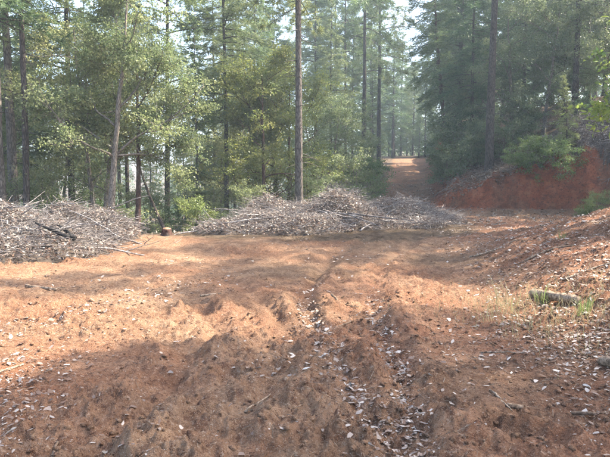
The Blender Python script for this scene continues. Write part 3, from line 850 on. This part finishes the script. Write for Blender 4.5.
lying('fallen_stick', gp(247, 412), gp(276, 395), 0.014, 'stick', 'pale forked stick in the centre foreground', 'stick', shoots=3, seed=8)
lying('fallen_stick', gp(322, 338), gp(351, 324), 0.014, 'stick', 'thin pale stick beside the leaf-filled wheel rut', 'stick', shoots=1)
lying('fallen_stick', gp(328, 300), gp(352, 306), 0.02, 'stick', 'curved tan bark strip beyond the ruts in the centre', 'stick', wig=0.05)
lying('fallen_stick', gp(490, 390), gp(514, 410), 0.012, 'stick', 'straight brown stick at lower right of the dirt', 'stick', seed=12)
lying('fallen_stick', gp(480, 350), gp(525, 353), 0.010, 'stick', 'long thin tan stick below the dry grass', 'stick', wig=0.04)
lying('fallen_stick', gp(572, 408), gp(612, 412), 0.02, 'stick', 'brown branch end at the lower right edge', 'stick', shoots=1)
lying('fallen_stick', gp(508, 402), gp(524, 403), 0.024, 'stick', 'stubby tan wood chunk right of the straight brown stick', 'wood chunk', taper=.9)
lying('fallen_branch', gp(26, 289), gp(56, 292), 0.035, 'bark_madrone' if False else 'stick', 'short brown branch on sunlit dirt below left brush pile', 'branch', shoots=1)
lying('fallen_stick', gp(200, 294), gp(222, 293), 0.02, 'stick', 'small brown stick in a sunlit patch left of centre', 'stick')
lying('fallen_stick', gp(525, 262), gp(575, 245), 0.03, 'stick', 'brown branch lying across the upper right mound', 'branch', shoots=2)
lying('fallen_stick', gp(560, 280), gp(620, 262), 0.025, 'stick', 'thin branch on the red mound near the right edge', 'branch', shoots=3)
lying('fallen_stick', gp(470, 258), gp(515, 244), 0.02, 'stick', 'pale branch at the toe of the right mound', 'branch', shoots=2)
lying('fallen_stick', gp(360, 232), gp(398, 228), 0.03, 'twig', 'dark stick on the dirt at right end of middle pile', 'stick', shoots=1)
# stump and leaning dead trunk near the right end of the left pile
sx, sy = X(166, 15.6), 15.6
e = link('tree_stump', None, loc=(sx, sy, Hs(sx, sy)))
rgs = np.random.default_rng(78)
zz = np.array([-0.15, 0.0, 0.05, 0.12, 0.19, 0.235])
rr = np.array([0.22, 0.20, 0.175, 0.155, 0.15, 0.148])[:, None] * (1 + 0.06 * rgs.normal(size=(1, 14)) + 0.02 * rgs.normal(size=(6, 14)))
link('stem', tubes('stem', [(np.stack([0 * zz, 0 * zz, zz], -1), rr)], 'bark_madrone', 14), e)
link('cut_face', tubes('cut_face', [(np.array([[0, 0, 0.12], [0.0, 0, 0.225], [0, 0, 0.245]]), np.array([0.120, 0.128, 0.126]))], 'cut', 14, False), e)
e.rotation_euler = (0.16, 0.05, 0); e.scale = (0.8, 0.8, 0.75)
tag(e, 'low orange-topped stump between the two brush piles', 'stump')
ax, ay = X(168, 20.5), 20.5
az = Hs(ax, ay)
top = pix(138, 160, 21.5)
e = link('dead_trunk', None, loc=(ax, ay, az))
t = np.linspace(0, 1, 8)
dv = np.array([top.x - ax, top.y - ay, top.z - az]) * 1.15
pt = t[:, None] * dv; pt[:, 2] -= 0.25 * np.sin(t * 3.14); pt[0, 2] -= 0.2
link('stem', tubes('stem', [(pt, 0.07 * (1 - 0.6 * t))], 'bark_dark', 8), e)
ln = [stick_line(np.random.default_rng(5 + i), pt[3 + i], unit(np.array([rng.normal(), rng.normal(), 0.6])), 0.6, 0.012, 4) for i in range(4)]
for l in ln: link('side_shoot', tubes('side_shoot', [l], 'bark_dark', 4), e)
tag(e, 'thin dead trunk leaning to the left beside the stump', 'dead tree')

# ------------------------------------------------------------------ plants at the right
def grass_tuft(px, py, n, h, mat, label, cat='grass tuft', spread=0.09, name='grass_tuft', seed=0, group=None):
    rg = np.random.default_rng(700 + seed)
    x, y = gp(px, py)
    e = link(name, None, loc=(x, y, Hs(x, y)))
    a = rg.uniform(0, 6.28, n); r = spread * np.sqrt(rg.random(n))
    base = np.stack([r * np.cos(a), r * np.sin(a), np.zeros(n)], -1)
    base[:, 2] = H(base[:, 0] + x, base[:, 1] + y) - Hs(x, y) - 0.01
    out = np.stack([np.cos(a), np.sin(a), np.zeros(n)], -1) * rg.uniform(0.1, 0.7, n)[:, None] + rg.normal(size=(n, 3)) * 0.15
    hh = h * rg.uniform(0.5, 1.15, n)[:, None]; up = np.array([0, 0, 1.0])
    W = np.stack([-np.sin(a), np.cos(a), 0 * a], -1) * 0.0024
    mid = base + up * hh * 0.6 + out * hh * 0.35
    tip = base + up * hh * 0.95 + out * hh * 0.95
    V = np.stack([base - W, base + W, mid + W * 0.8, mid - W * 0.8, mid - W * 0.8, mid + W * 0.8, tip + W * 0.15, tip - W * 0.15], 1).reshape(-1, 3)
    tag(link('blades', mesh_from('grass_blades', V, np.arange(n * 8).reshape(-1, 4), 4, mat, np.repeat(rg.random(n), 8)), e), kind='stuff')
    return tag(e, label, cat, group)

grass_tuft(543, 304, 45, 0.24, 'grass', 'green grass tuft in front of the peeled tan log', seed=1)
grass_tuft(584, 316, 50, 0.24, 'grass', 'green grass tuft right of the peeled tan log', seed=2)
grass_tuft(562, 240, 28, 0.2, 'grass', 'small green tuft on the upper right mound', seed=3)
grass_tuft(512, 312, 60, 0.34, 'grass_dry', 'tall wispy yellow grass clump left of the peeled log', seed=4, spread=0.3)
grass_tuft(497, 320, 45, 0.28, 'grass_dry', 'wispy yellow grass clump at the mound toe, leftmost of the grasses', seed=5, spread=0.3)
grass_tuft(528, 335, 40, 0.22, 'grass_dry', 'dry straw-coloured grass clump below the peeled log', seed=6, spread=0.3)
# dry grass spread across the mound toe
def dry_grass():
    rg = np.random.default_rng(9)
    n = 1700
    t = rg.random(n)
    x = 2.1 + 1.6 * t + rg.normal(size=n) * 0.45; y = 7.6 - 2.6 * t + rg.normal(size=n) * 0.75
    z = H(x, y)
    a = rg.uniform(0, 6.28, n); h = rg.uniform(0.05, 0.20, n)
    base = np.stack([x, y, z - 0.01], -1)
    out = np.stack([np.cos(a), np.sin(a), 0 * a], -1) * rg.uniform(0.2, 1.2, n)[:, None]
    mid = base + np.stack([0 * h, 0 * h, h * 0.6], -1) + out * h[:, None] * 0.3
    tip = base + np.stack([0 * h, 0 * h, h * 0.9], -1) + out * h[:, None]
    W = np.stack([-np.sin(a), np.cos(a), 0 * a], -1) * 0.0014
    V = np.stack([base - W, base + W, mid + W, mid - W, mid - W, mid + W, tip + W * 0.1, tip - W * 0.1], 1).reshape(-1, 3)
    o = link('dry_grass', mesh_from('dry_grass', V, np.arange(n * 8).reshape(-1, 4), 4, 'grass_dry', np.repeat(rg.random(n), 8)))
    tag(o, 'thin dry straw grass scattered over the toe of right mound', 'grass', kind='stuff')
dry_grass()

# green spreading shrub hanging over the bank, sapling, overhanging leafy tree
SPREAD = broad_parts(311, 1.7, 0.2, 1.7, 0.03, 'shrub', 'bark_oak', nleaf=30, leaf=(0.085, 0.035), cl=0.22, nl=9, lvl=1, stems=3, upb=0.0)
SHR['spread'] = SPREAD
broadleaf(X(556, 25.0), 25.0, 'spread', 1.0, 'bright green spreading shrub on the brow of the red bank', 'shrub', 'shrub', shr=True, rz=0.5, sink=0.2)
broadleaf(X(530, 25.6), 25.6, 'spread', 0.7, 'low green shrub left of the larger shrub on bank brow', 'shrub', 'shrub', shr=True, rz=2.5, sink=0.1)
broadleaf(X(596, 23.0), 23.0, 'spread', 0.6, 'small green shrub on the bank slope near the right edge', 'shrub', 'shrub', shr=True, rz=3.5, sink=0.1)
conifer(X(566, 25.4), 25.4, 'young', 3.3, 0.03, 'bark_dark', 'young pale green conifer sapling in front of dark trunk on bank', cat='sapling', name='conifer_sapling', cw=0.9, lean=(-0.1, 0))
BRO['near'] = broad_parts(312, 5.2, 1.6, 2.0, 0.05, 'fresh', 'bark_madrone', nleaf=16, leaf=(0.14, 0.06), cl=0.26, nl=8, lvl=2)
broadleaf(X(684, 12.0), 12.0, 'near', 1.0, 'bright yellow-green leafy tree reaching in from the right edge', 'tree', 'broadleaf_tree', rz=1.0)

# ------------------------------------------------------------------ leaf litter, clods
def scatter_density(x, y, rg):
    d = 0.012 + 0.14 * sstep(0.0, 0.3, fbm(x * 0.8, y * 0.8, 3, 201)) * (0.3 + sstep(-0.05, 0.3, fbm(x * 2.6, y * 2.6, 2, 203)))
    for k, (pts, w) in enumerate(TRACKS[:2]):
        q, s = polydist(x, y, pts)
        d = d + 1.6 * np.exp(-(q / 0.095) ** 2) * sstep(9.5, 7.5, y) * (0.35 + sstep(-0.15, 0.2, vnoise(x * 2.1, y * 2.1, 207)))
    q, s = polydist(x, y, [(-3.4, 5.2), (-1.9, 8.5), (-1.3, 10)])
    d = d + 0.4 * np.exp(-(q / 0.3) ** 2)
    md = x - (1.9 + 0.12 * (y - 4.2))
    d = d + 0.7 * sstep(-0.3, 1.0, md) + 0.5 * np.exp(-(np.hypot((x - 2.6) / 0.9, (y - 5.6) / 1.0)) ** 2)
    d = d + 0.25 * sstep(-1.5, -2.2, x) * sstep(6, 4, y)
    return d

def scatter(n, rg, ymin=2.6, ymax=26, p=1.6):
    outx, outy = [], []
    c = 0
    while c < n:
        m = 20000
        y = ymin * (ymax / ymin) ** rg.random(m)
        x = rg.uniform(-0.56, 0.62, m) * y
        k = rg.random(m) < np.clip(scatter_density(x, y, rg), 0, 1) * (bank_d(x, y) < 0.1)
        outx.append(x[k]); outy.append(y[k]); c += int(k.sum())
    return np.concatenate(outx)[:n], np.concatenate(outy)[:n]

def curled_leaf(seed):
    """a dry leaf: 5 rows of 3, bent, curled and ragged"""
    rg = np.random.default_rng(seed)
    c1, c2, tw = rg.uniform(0.1, 1.6), rg.uniform(-0.8, 1.0), rg.normal() * 0.5
    prof = [[0.03, 0.22, 0.30, 0.20, 0.02], [0.12, 0.40, 0.34, 0.42, 0.15], [0.05, 0.45, 0.25, 0.10, 0.02], [0.20, 0.30, 0.45, 0.35, 0.05]][seed % 4]
    bend = rg.normal() * 0.5
    V = []
    for i in range(5):
        t = i / 4
        for j in (-1, 0, 1):
            w = prof[i] * rg.uniform(0.55, 1.35)
            V.append((t - 0.5 + rg.normal() * 0.03, j * w * 0.62 + bend * (t - 0.5) ** 2 + rg.normal() * 0.02, 0.22 * c1 * abs(j) * (0.2 + w) + 0.45 * c2 * (t - 0.5) ** 2 + tw * j * w * (t - 0.5) + rg.normal() * 0.025))
    Fi = [[i * 3 + j, (i + 1) * 3 + j, (i + 1) * 3 + j + 1, i * 3 + j + 1] for i in range(4) for j in range(2)]
    return mesh_from('dry_leaf', V, Fi, 4, 'pale' if seed % 2 else 'litter', np.full(15, rg.random()), True)

def litter():
    rg = np.random.default_rng(21)
    LM = [curled_leaf(s) for s in range(24)]
    x, y = scatter(1400, rg, 2.6, 9.0)
    order = np.argsort(y * rg.uniform(0.6, 1.4, len(y)))[:290]
    for i in order:
        L = 0.022 + 0.058 * rg.random() ** 1.6
        p = (x[i], y[i], Hs(x[i], y[i]) + 0.003)
        link('dry_leaf', LM[int(rg.integers(24))], ground, loc=p, rot=(rg.normal() * 0.35 + (math.pi if rg.random() < 0.3 else 0), rg.normal() * 0.3, rg.uniform(0, 6.28)), scale=(L, L * rg.uniform(0.4, 1.0), L))
    n = 20000
    x, y = scatter(n, rg, 2.6, 30)
    z = H(x, y) + rg.uniform(0.002, 0.016, n)
    a = rg.uniform(0, 6.28, n)
    D = unit(np.stack([np.cos(a), np.sin(a), rg.normal(size=n) * 0.25], -1))
    S = unit(np.stack([-np.sin(a), np.cos(a), rg.normal(size=n) * 0.3], -1))
    L = (0.016 + 0.05 * rg.random(n) ** 2.2)[:, None] * np.clip(0.7 + y / 16, 0.8, 1.5)[:, None]; W = L * rg.uniform(0.2, 0.65, n)[:, None]
    P = np.stack([x, y, z], -1); up = np.array([0, 0, 1.0])
    j6 = lambda: rg.uniform(0.6, 1.25, n)[:, None]
    V = np.stack([P - D * L / 2, P - D * L * 0.22 * j6() + S * W / 2 * j6() + up * W * 0.2, P + D * L * 0.22 * j6() + S * W / 2 * j6() + up * W * 0.25,
                  P + D * L / 2 * j6() + up * L * rg.uniform(-0.1, 0.3, n)[:, None], P + D * L * 0.22 * j6() - S * W / 2 * j6() + up * W * 0.25, P - D * L * 0.22 * j6() - S * W / 2 * j6() + up * W * 0.2], 1).reshape(-1, 3)
    col = np.clip(rg.beta(0.7, 1.4, n), 0, 1)
    o = link('leaf_litter', mesh_from('leaf_litter', V, np.arange(n * 6).reshape(-1, 6), 6, 'litter', np.repeat(col, 6)))
    tag(o, 'bleached and brown leaf litter scattered over the dirt', 'leaf litter', kind='stuff')
    # needles and twig bits
    n = 7000
    x, y = scatter(n, rg, 2.6, 16)
    x = x + rg.normal(size=n) * 0.3; y = np.maximum(2.6, y + rg.normal(size=n) * 0.3)
    lines = []
    a = rg.uniform(0, 6.28, n); L = 0.015 + 0.10 * rg.random(n) ** 2
    z0 = H(x, y) + 0.006; x1 = x + np.cos(a) * L; y1 = y + np.sin(a) * L; z1 = H(x1, y1) + 0.006
    P0 = np.stack([x, y, z0], -1); P1 = np.stack([x1, y1, z1], -1)
    W = np.stack([-np.sin(a), np.cos(a), 0 * a], -1) * (rg.uniform(0.0008, 0.0024, n))[:, None]
    U = np.array([0, 0, 1.0]) * rg.uniform(0.001, 0.003, n)[:, None]
    V = np.stack([P0 - W, P0 + U, P1 + U, P1 - W, P0 + U, P0 + W, P1 + W, P1 + U], 1).reshape(-1, 3)
    o = link('twig_litter', mesh_from('twig_litter', V, np.arange(n * 8).reshape(-1, 4), 4, 'stick', np.repeat(rg.random(n), 8)))
    tag(o, 'fine twigs and needles strewn over the dirt', 'twig litter', kind='stuff')
    # soil clods
    n = 15000
    phi = (1 + 5 ** 0.5) / 2
    I = unit(np.array([(-1, phi, 0), (1, phi, 0), (-1, -phi, 0), (1, -phi, 0), (0, -1, phi), (0, 1, phi), (0, -1, -phi), (0, 1, -phi), (phi, 0, -1), (phi, 0, 1), (-phi, 0, -1), (-phi, 0, 1)], float))
    IF = np.array([(0, 11, 5), (0, 5, 1), (0, 1, 7), (0, 7, 10), (0, 10, 11), (1, 5, 9), (5, 11, 4), (11, 10, 2), (10, 7, 6), (7, 1, 8), (3, 9, 4), (3, 4, 2), (3, 2, 6), (3, 6, 8), (3, 8, 9), (4, 9, 5), (2, 4, 11), (6, 2, 10), (8, 6, 7), (9, 8, 1)])
    x, y = scatter(n, rg, 2.6, 18)
    x = x + rg.normal(size=n) * 0.6; y = np.maximum(2.6, y + rg.normal(size=n) * 0.6)
    s = (0.003 + 0.022 * rg.random(n) ** 4)
    C = np.stack([x, y, H(x, y) + s * 0.1], -1)
    V = C[:, None, :] + I[None] * (s[:, None, None] * rg.uniform(0.45, 1.45, (n, 12, 1))) * np.array([1.1, 1.1, 0.7])
    Fi = (IF[None] + np.arange(n)[:, None, None] * 12).reshape(-1, 3)
    o = link('soil_clods', mesh_from('soil_clods', V.reshape(-1, 3), Fi, 3, 'soil', np.repeat(rg.random(n), 12)))
    tag(o, 'crumbled soil clods and gravel on the dirt', 'clods', kind='stuff')
litter()

# forest-floor litter and low plants on the bank brow and behind the piles
def floor_litter():
    rg = np.random.default_rng(31)
    n = 16000
    y = rg.uniform(15, 40, n); x = rg.uniform(-0.56, 0.56, n) * y
    d = bank_d(x, y)
    keep = (d > 0.5) | (y > 17 + 0.45 * np.clip(x, 0, 99)) & (d < 0)
    x, y = x[keep], y[keep]; n = len(x)
    P = np.stack([x, y, H(x, y) + 0.01], -1)
    D = unit(rg.normal(size=(n, 3)) * np.array([1, 1, 0.3]))
    V = leaves(P, D, rg.uniform(0.06, 0.15, n), rg.uniform(0.03, 0.07, n), rg)
    o = link('forest_litter', mesh_from('forest_litter', V, np.arange(n * 4).reshape(-1, 4), 4, 'litter', np.repeat(np.clip(rg.normal(0.4, 0.3, n), 0, 1), 4)))
    tag(o, 'brown leaf litter covering the forest floor and bank brow', 'leaf litter', kind='stuff')
floor_litter()

def brow_fringe():
    rg = np.random.default_rng(33)
    x = rg.uniform(4.8, 15, 60000); y = rg.uniform(19, 31, 60000); d = bank_d(x, y)
    hb = np.clip(0.28 + 0.33 * (x - 5.4), 0.25, 4.2); e = 0.40 + 0.34 * hb
    k = (d > e * 0.75) & (d < e + 2.2) & (rg.random(60000) < np.exp(-np.clip(d - e, 0, 9) / 1.2))
    x, y = x[k][:9000], y[k][:9000]; n = len(x)
    P = np.stack([x, y, H(x, y) + rg.uniform(0, 0.05, n)], -1)
    D = unit(rg.normal(size=(n, 3)) * np.array([1, 1, 0.35]) + np.array([-0.1, -0.4, -0.1]))
    V = leaves(P, D, rg.uniform(0.06, 0.22, n), rg.uniform(0.02, 0.06, n), rg)
    o = link('brow_litter', mesh_from('brow_litter', V, np.arange(n * 4).reshape(-1, 4), 4, 'litter', np.repeat(np.clip(rg.normal(0.10, 0.2, n), 0, 1), 4)))
    tag(o, 'dead leaves and needles hanging over the brow of the red bank', 'leaf litter', kind='stuff')
    lines = []
    for i in range(420):
        d = unit(np.array([rg.normal(), rg.normal() - 0.5, rg.normal() * 0.3 - 0.1]))
        lines.append(stick_line(rg, P[int(rg.integers(n))] + np.array([0, 0, 0.03]), d, rg.uniform(0.3, 1.1), rg.uniform(0.004, 0.012), 4, 0.2))
    o = link('brow_twigs', tubes('brow_twigs', lines, 'twig', 3))
    tag(o, 'dead twigs and roots hanging over the brow of the red bank', 'twigs', kind='stuff')
brow_fringe()

# far wood that reads as one mass
def distant_wood():
    rg = np.random.default_rng(41)
    P, D, Rn, L = [], [], [], []
    for i in range(230):
        Y = rg.uniform(85, 170); x = rg.uniform(-0.9, 0.9) * Y
        z0 = Hs(x, Y, False); Ht = rg.uniform(13, 22) * (0.45 if x < -0.05 * Y else 1.0); Rr = Ht * 0.16
        m = 420; u = rg.random(m) ** 0.8
        a = rg.uniform(0, 6.28, m); r = Rr * (1 - u) ** 0.8 * np.sqrt(rg.random(m)) + 0.2
        p = np.stack([x + r * np.cos(a), Y + r * np.sin(a), z0 + Ht * (0.06 + 0.94 * u)], -1)
        d = unit(np.stack([np.cos(a), np.sin(a), rg.normal(-0.3, 0.4, m)], -1))
        P.append(p); D.append(d); Rn.append(rg.uniform(0, 0.6) + 0.4 * rg.random(m)); L.append(np.full(m, 0.055 * Ht))
    for i in range(320):          # undergrowth below the far trees
        Y = rg.uniform(82, 130); x = rg.uniform(-0.5, 0.6) * Y
        z0 = Hs(x, Y, False); m = 110
        p = np.array([x, Y, z0 + 0.9]) + rg.normal(size=(m, 3)) * np.array([1.5, 1.5, 0.9])
        P.append(p); D.append(unit(rg.normal(size=(m, 3)))); Rn.append(rg.uniform(0, 0.6) + 0.4 * rg.random(m)); L.append(np.full(m, 0.5))
    P = np.concatenate(P); D = np.concatenate(D); Rn = np.concatenate(Rn); L = np.concatenate(L)
    V = leaves(P, D, L * rg.uniform(0.6, 1.3, len(P)), L * 0.38, rg)
    o = link('distant_wood', mesh_from('distant_wood', V, np.arange(len(P) * 4).reshape(-1, 4), 4, 'needle', np.repeat(Rn, 4)))
    tag(o, 'far hazy wood closing the view behind all the trees', 'wood', kind='stuff')
distant_wood()

# ------------------------------------------------------------------ ordinal labels for the trees of the wood
bpy.context.view_layer.update()
ORD = ['leftmost', 'second', 'third', 'fourth', 'fifth', 'sixth', 'seventh', 'eighth', 'ninth', 'tenth', 'eleventh', 'twelfth', 'thirteenth', 'fourteenth', 'fifteenth', 'sixteenth', 'seventeenth', 'eighteenth', 'nineteenth', 'twentieth', 'twenty-first', 'twenty-second', 'twenty-third', 'twenty-fourth', 'twenty-fifth', 'twenty-sixth']
bygroup = {}
for o, g, ph in fill: bygroup.setdefault((g, ph), []).append(o)
for (g, ph), objs in bygroup.items():
    objs.sort(key=lambda o: o.location.x / max(o.location.y, 0.5) if 'outside' not in ph else -o.location.y)
    for i, o in enumerate(objs):
        if 'outside' in ph: o['label'] = ('farthest' if i == 0 else ORD[i] + ' farthest') + ' of the ' + ph
        elif i == 0: o['label'] = 'leftmost of the ' + ph
        elif i == len(objs) - 1: o['label'] = 'rightmost of the ' + ph
        else: o['label'] = ORD[i] + ' from the left of the ' + ph

# ------------------------------------------------------------------ haze
def haze(density):
    x0, x1, y0, y1, z0, z1 = -700, 700, -60, 640, -14, 34
    V = [(x, y, z) for z in (z0, z1) for y in (y0, y1) for x in (x0, x1)]
    Fi = [[0, 2, 3, 1], [4, 5, 7, 6], [0, 1, 5, 4], [2, 6, 7, 3], [0, 4, 6, 2], [1, 3, 7, 5]]
    me = bpy.data.meshes.new('haze'); me.from_pydata(V, [], Fi); me.update()
    m, nt, out = new_mat('haze')
    v = N(nt, 'ShaderNodeVolumePrincipled', Density=density)
    v.inputs['Color'].default_value = (0.75, 0.90, 1.0, 1)
    v.inputs['Anisotropy'].default_value = 0.35
    nt.links.new(v.outputs[0], out.inputs['Volume'])
    me.materials.append(m)
    o = link('haze', me)
    tag(o, 'thin pale blue haze hanging in the wood', 'haze', kind='stuff')
haze(0.0019)
